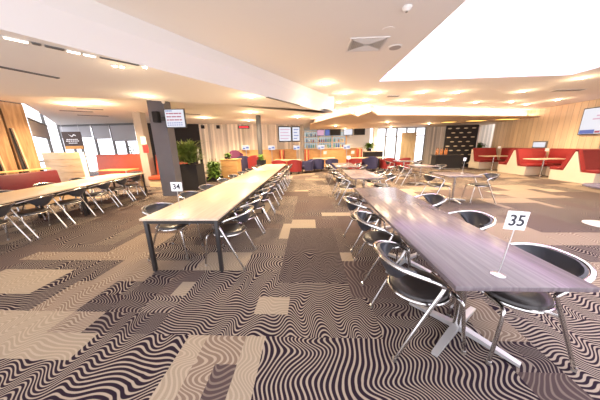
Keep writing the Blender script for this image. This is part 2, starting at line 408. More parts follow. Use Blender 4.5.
for y0, z1, dy in ((5.95, 2.1, .10), (6.48, 2.25, .13), (5.5, 2.0, .12)):
    q = MB(); q.prism_x([(y0 + dy, .02), (y0 + dy + .045, .02), (y0 + .03, z1), (y0, z1)], .08, .14); q.build('batten', M_ply, clad, False)
    q = MB(); q.prism_x([(y0 + dy - .14, .02), (y0 + dy, .02), (y0, z1), (y0 - .03, z1)], .076, .084); q.build('gap_shade_strip', M_blackmat, clad, False)  # flat black strip laid over the planks as the shade of a gap
# ---- facade left: frames, panes, blinds
def facade(no, p, q, z0, z1, posts, rail=None):
    p, q = Vector((*p, 0)), Vector((*q, 0)); L = (q - p).length
    root = bpy.data.objects.new('window_%d' % no, None); C.objects.link(root); root['kind'] = 'structure'
    root.location = p; root.rotation_euler = (0, 0, math.atan2(q.y - p.y, q.x - p.x))
    f = MB()
    for x in posts: f.box((x * L - .05, -.05, z0), (x * L + .05, .05, z1), .006)
    f.box((0, -.04, z1 - .07), (L, .04, z1)); f.box((0, -.04, z0), (L, .04, z0 + .08))
    if rail: f.box((0, -.03, rail - .03), (L, .03, rail + .03))
    f.build('window_frame', M_frame, root, False)
    g = MB(); g.box((0, -.006, z0), (L, .006, z1)); g.build('window_pane', M_glass, root, False)
    return root, L
w1, L1 = facade(1, (-9.2, 7.05), (-14.6, 12.7), 0, ZF + .25, (0, .45, .99), 1.2)
w2_, L2 = facade(2, (-14.6, 12.72), (-9.9, 12.72), 0, ZF, (.14, .24, .44, .67, .83, .995), 1.2)
for (ww, x0, x1, z0, lb) in ((w1, .2, .44 , 2.25, 'grey roller blind across middle of the window beside the plank wall'),):
    pass
def blind(name_lb, root, L, x0, x1, z0, z1):
    t = thing('roller_blind', name_lb, 'blind', root.location, root.rotation_euler.z, 'grey roller blinds')
    q = MB(); q.box((x0 * L, -.075, z0), (x1 * L, -.068, z1)); q.build('blind_cloth', M_blind, t, False)
    q = MB(); q.cyl((x0 * L, -.09, z1), (x1 * L, -.09, z1), .03, 10); q.build('roller_tube', M_frame, t)
    q = MB(); q.box((x0 * L, -.085, z0 - .03), (x1 * L, -.06, z0)); q.build('bottom_bar', M_frame, t, False)
blind('grey roller blind in the window next to the plank wall', w1, L1, .01, .44, 2.08, 2.62)
blind('grey roller blind above the menu board', w2_, L2, .02, .42, 2.3, 2.92)
blind('grey roller blind above the bright glass door pair', w2_, L2, .45, .66, 2.2, 2.92)
blind('grey roller blind beside the dark back wall', w2_, L2, .68, .98, 2.05, 2.92)
# glass entrance at the far right back
w3, L3 = facade(3, (5.0, 17.3), (8.6, 17.3), 0, 2.72, (0, .2, .42, .62, .8, 1), 2.1)
pw = MB(); pw.box((4.72, 16.9, 0), (5.0, 17.25, ZM)); struct('column_entrance', pw, M_white)

# hedge seen through the left windows
he = MB()
for i in range(500):
    p = Vector((-12.4 + random.random() * 2.6, 14.4 + random.random() * .5, random.random() * 1.75)); r = .07
    a = Vector((random.uniform(-1, 1), random.uniform(-1, 1), random.uniform(-1, 1))).normalized(); b = a.orthogonal().normalized()
    he.bm.faces.new([he.bm.verts.new(p + v) for v in (a * r, b * r * .5, -a * r, -b * r * .5)])
o = he.build('hedge', M_leaf, smooth=False); tag(o, 'green hedge outside the left windows', 'hedge'); o['kind'] = 'stuff'

# ------------------------------------------------------------------ columns
c1 = MB(); c1.box((-4.98, 7.0, 0), (-4.46, 7.35, ZF + .02)); struct('column_screen', c1, M_colgrey)
c2 = MB(); c2.box((-7.1, 9.0, 0), (-6.78, 9.32, ZF + .02)); struct('column_sign', c2, mat('taupe_column_paint', (.38, .33, .29), .6))
c3 = MB(); c3.cyl((-2.45, 11, 0), (-2.45, 11, ZF + .02), .115, 24); struct('column_pole', c3, mat('dark_grey_pole_paint', (.08, .078, .085), .5), True)

# ------------------------------------------------------------------ chrome armchair
def make_chair():
    t = thing('dining_chair', 'chair', 'chair')
    R = .0125
    # seat pad
    q = MB(); q.lathe([(.0, .432), (.17, .432), (.205, .438), (.218, .452), (.212, .470), (.185, .481), (.10, .478), (0, .474)], n=28)
    q.build('seat', M_vinyl, t)
    # rim under the seat
    q = MB(); q.tube([(.222 * math.cos(a), .222 * math.sin(a), .437) for a in [2 * PI * i / 28 for i in range(28)]], R, 8, True)
    q.build('seat_rim', M_chrome, t)
    # arm hoop : one bow round the back
    half = [(-.282, .02, .618), (-.284, -.035, .655), (-.274, -.13, .690), (-.232, -.245, .722), (-.135, -.322, .742)]
    hoop = spline(half + [(0, -.342, .748)] + [(-x, y, z) for x, y, z in half[::-1]], 4)
    q = MB(); q.tube(hoop, .0145, 8); q.build('arm_hoop', M_chrome, t)
    # back shell : crescent hung inside the bow
    rows = []; N_ = 20
    for j in range(7):
        v = j / 6; r = []
        for i in range(N_ + 1):
            u = i / N_; f = (u * 2 - 1); ang = f * 1.62
            hp = hoop[int(round(9 + u * (len(hoop) - 19)))]
            dep = .185 * max(0, 1 - abs(f) ** 2.0) + .006
            inw = .02 + .07 * v * v
            ctr = Vector((0, -.12, 0)); dirv = Vector((hp.x, hp.y, 0)) - ctr; dirv.normalize()
            r.append(Vector((hp.x, hp.y, hp.z + .004)) - dirv * inw - Vector((0, 0, dep * v)))
        rows.append(r)
    q = MB(); q.grid(rows, .018); q.build('backrest', M_shell, t)
    # legs
    for s in (-1, 1):
        q = MB(); q.tube(spline([(s * .282, .02, .618), (s * .284, .006, .58), (s * .283, -.10, .36), (s * .28, -.262, .014)], 5), R * 1.05, 8)
        lg = q.build('leg', M_chrome, t)
        q = MB(); q.cyl((s * .28, -.262, 0), (s * .28, -.268, .03), .016, 8); q.build('foot_cap', M_steel, lg)
        q = MB(); q.tube(spline([(s * .05, .222, .437), (s * .15, .222, .440), (s * .19, .232, .425), (s * .205, .242, .36), (s * .225, .285, .014)], 5), R * 1.05, 8)
        lg = q.build('leg', M_chrome, t)
        q = MB(); q.cyl((s * .225, .285, 0), (s * .225, .282, .03), .016, 8); q.build('foot_cap', M_steel, lg)
        # bracket from rim to rear leg
        q = MB(); q.tube([(s * .215, -.045, .437), (s * .284, -.052, .452)], .009, 6); q.build('bracket', M_chrome, t)
    return t
proto = make_chair(); used = [False]
ORD = ['nearest', 'second', 'third', 'fourth', 'fifth', 'sixth', 'seventh', 'eighth', 'ninth', 'tenth', 'eleventh', 'twelfth', 'thirteenth']
def chair(x, y, face, label, group):
    """face = angle of the direction the sitter looks, 0 = +X"""
    rz = math.radians(face) - PI / 2
    if not used[0]:
        used[0] = True; proto.location = (x, y, 0); proto.rotation_euler = (0, 0, rz); proto['label'] = label; proto['group'] = group; return proto
    return dup(proto, label, (x, y, 0), rz, group)
def nth(i, n):
    return ('nearest' if i == 0 else ('farthest' if i == n - 1 else ORD[i]))

# ------------------------------------------------------------------ number stands
def number_stand(x, y, z, body, label, h=.24, face=0, pw=.125, ph=.105, lean=.012):
    t = thing('table_number_stand', label, 'table number', (x, y, z), face, 'table number stands')
    q = MB(); q.lathe([(.040, 0), (.040, .003), (.034, .006), (.006, .010), (.004, .02)], n=20); q.build('base', M_steel, t)
    q = MB(); q.cyl((0, 0, .008), (lean, 0, h), .0032, 8); q.build('rod', M_steel, t)
    q = MB(); q.box((-pw / 2 + lean, -.003, h - .01), (pw / 2 + lean, .003, h + ph - .01), .001, Matrix.Rotation(lean * 2.2, 3, 'Y')); p = q.build('number_card', M_card, t, False)
    if body: text(body, ph * .84, M_ink, 'number', p, (lean, -.0042, h + ph / 2 - .012), (PI / 2, lean * 2.2, 0))
    return t

# ------------------------------------------------------------------ long oak tables (number 34)
TZ = .74
OX0, OX1, OY0, OL = -2.09, -1.11, 2.43, 2.635
def oak_table(label, loc, rz=0, w=.98, l=OL, group='long oak tables'):
    t = thing('long_table', label, 'table', loc, rz, group)
    q = MB(); q.box((-w / 2, 0.002, TZ - .028), (w / 2, l - .002, TZ), .003); q.build('tabletop', M_oak, t)
    q = MB()
    q.box((-w / 2 + .03, .03, TZ - .075), (w / 2 - .03, .055, TZ - .029)); q.box((-w / 2 + .03, l - .055, TZ - .075), (w / 2 - .03, l - .03, TZ - .029))
    q.box((-w / 2 + .03, .055, TZ - .075), (-w / 2 + .055, l - .055, TZ - .029)); q.box((w / 2 - .055, .055, TZ - .075), (w / 2 - .03, l - .055, TZ - .029))
    q.build('frame', M_black, t, False)
    for sx in (-1, 1):
        for y in (.05, l - .05):
            q = MB(); q.box((sx * (w / 2 - .045) - .022, y - .022, .012), (sx * (w / 2 - .045) + .022, y + .022, TZ - .0285), .003)
            lg = q.build('leg', M_black, t)
            q = MB(); q.cyl((sx * (w / 2 - .045), y, 0), (sx * (w / 2 - .045), y, .012), .018, 10); q.build('foot', M_rubber, lg)
    return t
for k, lb in enumerate(('pale oak table nearest the camera carrying number 34', 'middle one of the three pale oak tables in the long row', 'farthest of the three pale oak tables, ending near grey pole')):
    oak_table(lb, ((OX0 + OX1) / 2, OY0 + k * OL, 0))
number_stand(-1.647, 2.58, TZ, '34', 'white number 34 card on a thin stand on oak table', h=.32, pw=.14, ph=.113, lean=0)

ys = [2.82, 3.44, 4.06, 4.70, 5.42, 6.04, 6.66, 7.30, 8.04, 8.66, 9.28, 9.92]
for i, y in enumerate(ys):
    chair(-1.13 + random.uniform(-.015, .015), y, 180 + random.uniform(-3, 3), nth(i, len(ys)) + ' chrome armchair along the right side of the long oak table row', 'chairs right of the oak table row')
ys = [3.02, 3.92, 4.66, 5.62, 6.45, 7.28, 8.2, 9.0, 9.8]
for i, y in enumerate(ys):
    chair(-2.06 + random.uniform(-.03, .0), y, random.uniform(-5, 5), nth(i, len(ys)) + ' chrome armchair along the left side of the long oak table row', 'chairs left of the oak table row')

# ------------------------------------------------------------------ grey tables
ALU = mat('satin_aluminium', (.66, .66, .67), .35, .55)
def pedestal(t, x, y, arm=.36, ang=45, mt=M_steel, top=TZ - .035):
    b = MB(); b.cyl((x, y, .055), (x, y, top), .033, 16); col = b.build('column', M_chrome if mt is M_steel else mt, t)
    q = MB(); q.box((x - .19, y - .19, top), (x + .19, y + .19, top + .004)); q.build('top_plate', M_black, col, False)
    for k in range(4):
        a = math.radians(ang + 90 * k); q = MB()
        dx, dy = math.cos(a), math.sin(a); n = Vector((-dy, dx, 0)); p0 = Vector((x, y, 0)) + Vector((dx, dy, 0)) * .028; p1 = Vector((x, y, 0)) + Vector((dx, dy, 0)) * arm
        rows = []
        for p, w, z0, z1 in ((p0, .027, .03, .075), (p0.lerp(p1, .5), .025, .022, .055), (p1, .021, .008, .030)):
            rows.append([p + n * w + Vector((0, 0, z0)), p + n * w + Vector((0, 0, z1)), p - n * w + Vector((0, 0, z1)), p - n * w + Vector((0, 0, z0))])
        V = [[q.bm.verts.new(v) for v in r] for r in rows]
        for A, Bq in zip(V, V[1:]):
            for j in range(4): q.bm.faces.new((A[j], A[(j + 1) % 4], Bq[(j + 1) % 4], Bq[j]))
        q.bm.faces.new(V[0]); q.bm.faces.new(V[-1][::-1])
        lg = q.build('base_arm', ALU, t)
        g = MB(); g.cyl(p1 - Vector((dx, dy, 0)) * .03, p1 - Vector((dx, dy, 0)) * .03 + Vector((0, 0, .012)), .018, 10); g.build('glide', M_rubber, lg)
def grey_table(label, x0, x1, y0, y1, peds, group='grey wood tables', ang=45, arm=.36, mt=M_grey):
    cx, cy = (x0 + x1) / 2, (y0 + y1) / 2
    t = thing('dining_table', label, 'table', (cx, cy, 0), 0, group)
    q = MB(); q.box((x0 - cx, y0 - cy, TZ - .03), (x1 - cx, y1 - cy, TZ), .002); o = q.build('tabletop', mt, t)
    for p in peds: pedestal(t, p[0] - cx, p[1] - cy, arm, ang)
    return t
GX0, GX1, GY0, GY1 = .86, 1.665, 1.165, 4.26
grey_table('long dark grey wood table with chrome cross feet carrying number 35', GX0, GX1, GY0, GY1, ((1.24, 1.60), (1.26, 2.7), (1.26, 3.8)), arm=.40, ang=38)
number_stand(1.197, 1.29, TZ, '35', 'white number 35 card on a thin stand on grey table', h=.32, pw=.125, ph=.115, lean=.036)
for i, y in enumerate((1.60, 2.49, 3.34)):
    chair(.87, y, (2, -3, 3)[i], nth(i, 3) + ' chrome armchair along the left side of the long grey table', 'chairs left of the long grey table')
for i, (x, y, f) in enumerate(((1.56, 1.54, 182), (1.70, 2.50, 176), (1.75, 3.45, 180))):
    chair(x, y, f, nth(i, 3) + ' chrome armchair along the right side of the long grey table', 'chairs right of the long grey table')

grey_table('grey wood table directly behind the long grey table', 1.06, 1.86, 5.5, 7.4, ((1.46, 5.95), (1.46, 6.95)))
for i, (x, y, f) in enumerate(((1.02, 5.95, 0), (1.02, 6.9, 2))):
    chair(x, y, f, ('nearer', 'farther')[i] + ' chrome armchair on the left of grey table behind the long one', 'chairs at the second grey table')
for i, (x, y, f) in enumerate(((1.98, 6.0, 180), (1.98, 6.85, 180))):
    chair(x, y, f, ('nearer', 'farther')[i] + ' chrome armchair on the right of grey table behind the long one', 'chairs at the second grey table')
grey_table('grey wood table third in the middle row, nearest the tub chairs', 1.02, 1.88, 8.5, 10.4, ((1.45, 8.95), (1.45, 9.95)))
for i, y in enumerate((8.95, 9.9)):
    chair(1.0, y, 0, ('nearer', 'farther')[i] + ' chrome armchair on the left of third grey middle table', 'chairs at the third grey table')
    chair(1.95, y, 180, ('nearer', 'farther')[i] + ' chrome armchair on the right of third grey middle table', 'chairs at the third grey table')
number_stand(1.5, 8.7, TZ, '', 'white number card standing on the third grey middle table', h=.28, pw=.14, ph=.13)

# right hand row of small tables
for (x0, x1, y0, y1, lb) in ((3.5, 4.32, 5.62, 6.42, 'small square grey table in the right row, nearest the camera'),
                             (3.85, 4.65, 8.15, 9.05, 'small square grey table in the right row, second from camera'),
                             (4.2, 5.0, 10.6, 11.4, 'small square grey table in the right row, farthest from camera')):
    grey_table(lb, x0, x1, y0, y1, (((x0 + x1) / 2, (y0 + y1) / 2),), ang=0 if y0 < 6 else 45)
for (x, y, f, lb) in ((3.42, 6.0, 5, 'chrome armchair left of nearest small table in right row'), (4.55, 5.95, 172, 'chrome armchair right of nearest small table in right row'),
                      (3.72, 8.6, 0, 'chrome armchair left of second small table in right row'), (4.80, 8.6, 180, 'chrome armchair right of second small table in right row'),
                      (4.05, 11, 0, 'chrome armchair left of farthest small table in right row'), (5.15, 11, 180, 'chrome armchair right of farthest small table in right row')):
    chair(x, y, f, lb, 'chairs of the right row')
number_stand(4.2, 6.2, TZ, '', 'blank white card on tall stand on nearest small right table', h=.34, pw=.07, ph=.09)
number_stand(4.3, 8.9, TZ, '', 'white number card on second small table in right row', h=.26, pw=.14, ph=.13)

# round pedestal table at the right edge
t = thing('round_table', 'small round table on white disc foot at right edge', 'table', (5.52, 4.12, 0))
q = MB(); q.lathe([(.25, 0), (.25, .012), (.22, .022), (.05, .035), (.04, .05)], n=36); q.build('disc_foot', M_white, t)
q = MB(); q.cyl((0, 0, .03), (0, 0, .71), .038, 18); q.build('column', M_steel, t)
q = MB(); q.lathe([(.36, .71), (.375, .715), (.375, .738), (.36, .742)], n=40); q.build('tabletop', M_grey, t)

# ------------------------------------------------------------------ left oak tables, slightly turned
LR = math.radians(9.5)
def lpos(u, v):       # u across (from near edge, + away from the aisle), v along
    d = Vector((-math.sin(LR), math.cos(LR))); n = Vector((-math.cos(LR), -math.sin(LR))); p = Vector((-5.16, 3.2)) + d * v + n * u
    return p.x, p.y
for k, lb in enumerate(('oak table at far left, its near end cut by the frame', 'oak table at far left, reaching toward the red benches')):
    x, y = lpos(.54, -.9 + k * OL)
    oak_table(lb, (x, y, 0), LR, 1.08, OL, 'oak tables at far left')
for i, v in enumerate((-.16, .53, 1.30, 2.12, 2.80, 3.5)):
    x, y = lpos(.02, v)
    chair(x, y, 180 + 9.5 + random.uniform(-4, 4), nth(i, 6) + ' chrome armchair on the aisle side of the far left oak tables', 'aisle chairs of the left tables')
for i, v in enumerate((.55, 1.32, 2.3, 3.3)):
    x, y = lpos(1.10, v)
    chair(x, y, 9.5 + random.uniform(-4, 4), nth(i, 4) + ' chrome armchair on the window side of the far left oak tables', 'window chairs of the left tables')
x, y = lpos(.5, 4.5)
chair(x, y, -80, 'chrome armchair at the far head of the left oak tables', 'window chairs of the left tables')

# ------------------------------------------------------------------ left benches
def bench(label, x0, x1, y, top, mt, seat=True, base=.30, rz=0):
    t = thing('upholstered_bench', label, 'bench', ((x0 + x1) / 2, y, 0), rz, None); w = (x1 - x0) / 2
    q = MB(); q.box((-w, -.5, 0), (w, .12, base), .004); q.build('plinth', M_ply, t, False)
    q = MB(); q.box((-w + .01, -.56, base), (w - .01, .0, base + .15), .03); q.build('seat', mt, t)
    q = MB(); q.box((-w + .01, 0, base + .05), (w - .01, .13, top), .03, Matrix.Rotation(math.radians(-6), 3, 'X'), (0, 0, base)); q.build('backrest', mt, t)
    return t
bench('orange red bench between pale end panel and sign column', -9.6, -7.25, 9.45, 1.36, M_orred)
bench('orange red bench between sign column and charcoal column', -6.72, -5.35, 9.25, 1.32, M_orred)
t = thing('bench_end_panel', 'pale slatted screen left of the orange red bench', 'screen panel', (-8.98, 7.62, 0))
q = MB(); q.box((-.62, -.05, 0), (.80, .03, 1.50), .006); q.build('panel', M_ply, t, False)
for k in range(6):
    q = MB(); q.box((-.61, -.058, .08 + k * .235), (.79, -.051, .29 + k * .235), .003); q.build('board', M_ply, t, False)
q = MB(); q.prism([(.80, -.05), (.88, -.02), (.88, .04), (.80, .03)], 0, 1.5); q.build('edge_post', M_white, t, False)
t = thing('bench_table', 'small timber table in front of the orange red bench', 'table', (-7.75, 8.55, 0))
q = MB(); q.box((-.62, -.3, .74), (.62, .3, .78), .006); q.build('tabletop', M_orange, t, False)
q = MB(); q.cyl((0.3, 0, .02), (0.3, 0, .74), .03, 12); q.build('column', M_steel, t)
q = MB(); q.lathe([(.22, 0), (.22, .012), (.04, .03)], (0.3, 0, 0), 24); q.build('foot', M_steel, t)
bench('burgundy bench in front of the plank wall', -9.13, -7.63, 6.22, .95, M_darkred, rz=PI / 2)
t = thing('plank_counter', 'narrow timber ledge against the plank wall behind burgundy bench', 'counter', (-8.73, 6.0, 0))
q = MB(); q.box((-.10, -1.0, .98), (.10, .95, 1.02), .005); q.build('counter_top', M_orange, t, False)
for y in (-.8, .8):
    q = MB(); q.box((-.08, y - .03, 0), (-.02, y + .03, .98)); q.build('leg', M_black, t, False)

# menu banner by the left windows
t = thing('menu_board', 'brown menu board with white mark hanging in left window', 'sign', (-12.1, 11.05, 0), math.radians(12))
q = MB(); q.box((-.42, -.02, 1.62), (.42, .02, 2.48), .004); q.build('board', mat('brown_board', (.075, .045, .035), .6), t, False)
q = MB()
q.grid([[(-.14, -.023, 2.36), (-.05, -.023, 2.30), (.02, -.023, 2.27)], [(-.11, -.023, 2.33), (-.05, -.023, 2.26), (.02, -.023, 2.22)]], .002)
q.grid([[(.02, -.023, 2.27), (.10, -.023, 2.36), (.20, -.023, 2.30)], [(.02, -.023, 2.22), (.10, -.023, 2.30), (.20, -.023, 2.27)]], .002)
q.build('white_mark', M_card, t, False)
for z, w in ((2.10, .26), (2.02, .30), (1.92, .2)):
    q = MB()
    for k in range(6): q.box((-w + k * w / 3, -.023, z - .02), (-w + k * w / 3 + w / 4, -.0205, z + .02))
    q.build('text_line', M_card, t, False)
q = MB(); q.box((-.40, -.024, 1.63), (.40, -.0205, 1.78)); q.build('orange_picture', mat('orange_print', (.75, .35, .08), .5), t, False)
for sx in (-.36, .36):
    q = MB(); q.cyl((sx, 0, 2.47), (sx, 0, ZF), .006, 6); q.build('hanger', M_steel, t)

# signs on the sign column
t = thing('fire_notice', 'small white and red notice on the taupe column', 'sign', (-6.80, 8.985, 1.65))
q = MB(); q.box((-.12, -.012, .10), (.10, .0, .40), .002); q.build('white_plate', M_card, t, False)
q = MB(); q.box((-.10, -.012, -.25), (.13, .0, .07), .002); q.build('red_plate', mat('sign_red', (.6, .03, .03), .5), t, False)

# ------------------------------------------------------------------ screen, speaker on the charcoal column
t = thing('wall_screen', 'white results screen with red rows on charcoal column', 'screen', (-4.02, 6.78, 2.43), math.radians(4))
q = MB(); q.box((-.30, -.03, -.27), (.30, .03, .27), .008); q.build('casing', M_black, t)
q = MB(); q.box((-.275, -.034, -.245), (.275, -.031, .245)); d_ = q.build('display', M_screen, t, False)
q = MB()
for k in range(3):
    for j in range(6): q.box((-.24 + j * .075, -.036, .12 - k * .09), (-.185 + j * .075 + .012 * ((j + k) % 2), -.0345, .155 - k * .09))
q.build('red_text_row', M_sred, d_, False)
q = MB()
for j in range(4): q.box((-.25 + j * .05, -.036, .195), (-.21 + j * .05, -.0345, .225))
for k in range(2):
    for j in range(7): q.box((-.24 + j * .066, -.036, -.14 - k * .06), (-.195 + j * .066, -.0345, -.115 - k * .06))
q.build('blue_text_row', M_sblue, d_, False)
q = MB(); q.box((-.45, .03, -.06), (-.1, .07, .06)); q.box((-.47, .05, -.03), (-.41, .26, .03)); q.build('bracket', M_black, t, False)
t = thing('wall_speaker', 'small black loudspeaker on front of charcoal column', 'speaker', (-4.68, 6.90, 2.5))
q = MB(); q.box((-.09, -.08, -.16), (.09, .07, .16), .02); q.build('cabinet', M_blackmat, t)
q = MB(); q.box((-.03, .05, -.03), (.03, .10, .03)); q.build('bracket', M_black, t, False)
t = thing('ceiling_camera', 'small white camera above the results screen', 'camera', (-4.30, 6.75, 2.86))
q = MB(); q.lathe([(.05, .14), (.05, .06), (.045, .02), (.02, -.01)], n=16); q.build('dome', M_white, t)
q = MB(); q.box((-.03, 0, .10), (.03, .26, .13)); q.build('arm', M_white, t, False)

# ------------------------------------------------------------------ plants
def leafy(name, label, loc, n, r, h0, h1, mt, leaf=(.30, .035), parts=None, droop=.5, group=None):
    t = thing(name, label, 'plant', loc, 0, group)
    if parts: parts(t)
    q = MB(); st = MB(); rng = random.Random(hash(label) % 1000 if False else len(label))
    for i in range(n):
        a = rng.uniform(0, 2 * PI); zz = rng.uniform(h0, h1); base = Vector((rng.uniform(-.3, .3) * r, rng.uniform(-.3, .3) * r, h0 + (zz - h0) * .6))
        dirv = Vector((math.cos(a), math.sin(a), rng.uniform(.1, 1.1))).normalized(); L = leaf[0] * rng.uniform(.6, 1.2) * (1 + r)
        side = dirv.cross(Vector((0, 0, 1))).normalized() * leaf[1] * rng.uniform(.7, 1.3)
        A = []; 
        for k, w in enumerate((.35, 1, .8, .05)):
            f = k / 3; c = base + dirv * L * f + Vector((0, 0, -droop * L * f * f))
            A.append((q.bm.verts.new(c - side * w), q.bm.verts.new(c + side * w)))
        for (a0, a1), (b0, b1) in zip(A, A[1:]): q.bm.faces.new((a0, a1, b1, b0))
    q.build('foliage', mt, t)
    for k in range(5):
        a = k * 1.257; st.tube([(0.04 * math.cos(a), .04 * math.sin(a), h0 - .1), (.25 * r * math.cos(a), .25 * r * math.sin(a), h0 + (h1 - h0) * .75)], .008, 5)
    st.build('stem', M_soil, t)
    return t
def pot(w, d_, h):
    def f(t):
        q = MB(); q.prism([(-w, -d_), (w, -d_), (w, d_), (-w, d_)], 0, h); q.build('pot', M_blackmat, t, False)
        q = MB(); q.box((-w + .04, -d_ + .04, h), (w - .04, d_ - .04, h + .01)); q.build('soil', M_soil, t, False)
    return f
leafy('potted_palm', 'bushy green plant in tall black box planter by charcoal column', (-4.62, 8.25, 0), 760, .9, 1.0, 2.0, M_leaf3, (.33, .026), pot(.42, .3, .95), .22)
leafy('trellis_plant', 'dense light green climbing plant beside the timber counter', (-4.55, 10.2, 0), 1100, .62, .15, 1.36, M_leaf2, (.16, .05), pot(.3, .25, .22))
leafy('pole_plant', 'small green plant at foot of the grey round pole', (-2.35, 10.62, 0), 200, .20, .95, 1.3, M_leaf2, (.16, .04), pot(.2, .14, .92))
leafy('counter_fern', 'small green plant on top of the honey timber counter', (-4.15, 11.05, .98), 120, .25, .12, .32, M_leaf2, (.16, .04), pot(.12, .12, .1))
leafy('corner_fern', 'arching green fern at left end of the red booths', (10.95, 14.95, 0), 160, .35, 1.15, 1.6, M_leaf, (.36, .03), pot(.18, .18, 1.1))
# white post beside the climbing plant
q = MB(); q.box((-5.12, 9.9, 0), (-5.05, 9.97, 1.5), .004); tag(q.build('trellis_post', M_white, smooth=False), 'slim white post left of the climbing plant', 'post')
t = thing('timber_counter', 'low honey timber counter behind the climbing plant', 'counter', (-4.0, 11.05, 0))
q = MB(); q.box((-.42, -.3, 0), (.42, .3, .93)); q.build('body', M_orange, t, False)
q = MB(); q.box((-.46, -.34, .93), (.46, .34, .98), .005); q.build('counter_top', M_orange, t, False)
for k in range(3):
    q = MB(); q.box((-.40, -.315, .06 + k * .29), (.40, -.301, .31 + k * .29), .003); q.build('board', M_orange, t, False)

# ------------------------------------------------------------------ right booths
def booth(label, y, near, far_, x0=10.0, x1=11.24):
    t = thing('double_booth_bench', label, 'booth bench', (x0, y, 0), 0, 'red booth benches'); W_ = x1 - x0
    hi, seat = 1.14, .40; far_y = .74 if far_ else .12; near_y = -.74 if near else -.12
    poly = [(near_y, 0), (far_y, 0), (far_y, seat)]
    poly += [(.28, seat), (.03, hi)] if far_ else [(.06, seat), (.06, hi)]
    poly += [(-.03, hi), (-.28, seat)] if near else [(-.06, hi), (-.06, seat)]
    if near: poly += [(near_y, seat)]
    q = MB()
    # plinth + end panel as one cream carcass
    q.prism_x(poly, 0, .05)
    lo = [(near_y, 0), (far_y, 0), (far_y, seat), (near_y, seat)]
    q.prism_x(lo, .05, W_); q.prism_x([(-.05, seat), (.05, seat), (.04, hi - .02), (-.04, hi - .02)], .05, W_)
    q.build('carcass', M_cream, t, False)
    for s, on in ((-1, near), (1, far_)):
        if not on: continue
        q = MB(); q.box((.0, s * .30, seat + .003), (W_, s * .80, seat + .11), .025); q.build('seat', M_red, t)
        q = MB(); q.prism_x([(s * .29, seat + .06), (s * .45, seat + .06), (s * .17, hi + .06), (s * .04, hi + .06)], .0, W_ * .5)
        q.build('backrest', M_red, t)
        q = MB(); q.prism_x([(s * .29, seat + .06), (s * .45, seat + .06), (s * .17, hi + .06), (s * .04, hi + .06)], W_ * .5 + .006, W_)
        q.build('backrest', M_red, t)
    return t
booth('back to back red booth bench nearest, under the large television', 8.80, True, True)
booth('back to back red booth bench in the middle of right wall', 11.35, True, True)
booth('single red booth bench farthest along the right wall', 14.2, True, False)
for y, L_, lb in ((10.08, .44, 'red wall bench at the back of the nearer booth'), (12.72, .47, 'red wall bench at the back of the farther booth')):
    t = thing('wall_bench', lb, 'booth bench', (11.38, y, 0), 0, 'red wall benches')
    q = MB(); q.box((-.55, -L_ + .02, 0), (0, L_ - .02, .40)); q.build('plinth', M_cream, t, False)
    q = MB(); q.box((-.58, -L_ + .02, .403), (-.10, L_ - .02, .51), .025); q.build('seat', M_red, t)
    q = MB(); q.box((-.12, -.92, .52), (-.005, .92, 1.20), .03); q.build('backrest', M_red, t)
for y, lb in ((10.08, 'pale timber booth table below the large television'), (12.75, 'pale timber booth table farther along the right wall')):
    t = thing('booth_table', lb, 'table', (10.45, y, 0), 0, 'booth tables')
    q = MB(); q.box((-.85, -.33, .765), (.55, .33, .80), .006); q.build('tabletop', M_oak, t, False)
    q = MB(); q.cyl((-.25, 0, .03), (-.25, 0, .765), .035, 14); q.build('column', M_chrome, t)
    q = MB(); q.lathe([(.24, 0), (.24, .012), (.05, .03), (.04, .05)], (-.25, 0, 0), 28); q.build('foot', M_chrome, t)
number_stand(10.43, 10.3, .80, '', 'white card on the nearer booth table', h=.32, pw=.16, ph=.12)
number_stand(10.46, 12.85, .80, '', 'white card on the farther booth table', h=.4, pw=.16, ph=.12)
for y, lb in ((11.6, 'small grey monitor on pine wall above middle booth bench'), (8.95, 'small grey monitor on pine wall at right frame edge')):
    t = thing('booth_monitor', lb, 'screen', (11.36, y, 1.36), 0, 'booth monitors')
    q = MB(); q.box((-.04, -.33, -.15), (.03, .33, .17), .008); q.build('casing', M_frame, t)
    q = MB(); q.box((-.044, -.29, -.11), (-.041, .29, .13)); q.build('display', M_screen, t, False)
t = thing('television', 'large wall television on the pine wall above the booths', 'television', (11.32, 9.25, 2.28), 0)
q = MB(); q.box((-.03, -.84, -.52), (.04, .84, .52), .008); q.build('casing', M_black, t)
q = MB(); q.box((-.034, -.81, -.49), (-.031, .81, .49)); d_ = q.build('display', M_screen, t, False)
q = MB(); q.box((-.037, -.80, -.48), (-.0345, .1, -.36)); q.box((-.037, .30, -.48), (-.0345, .79, -.33)); q.build('blue_banner', M_sblue, d_, False)
q = MB()
for k in range(3): q.box((-.037, -.5 + k * .1, .05 + k * .12), (-.0345, .45 - k * .1, .10 + k * .12))
q.build('pink_text_row', M_spink, d_, False)
q = MB(); q.box((-.037, .12, -.46), (-.0345, .28, -.38)); q.box((-.037, -.7, .3), (-.0345, .1, .4)); q.box((-.037, -.6, -.3), (-.0345, -.1, -.25)); q.build('red_text_row', M_sred, d_, False)
q = MB(); q.box((.04, -.2, -.2), (.08, .2, .2)); q.build('wall_mount', M_black, t, False)

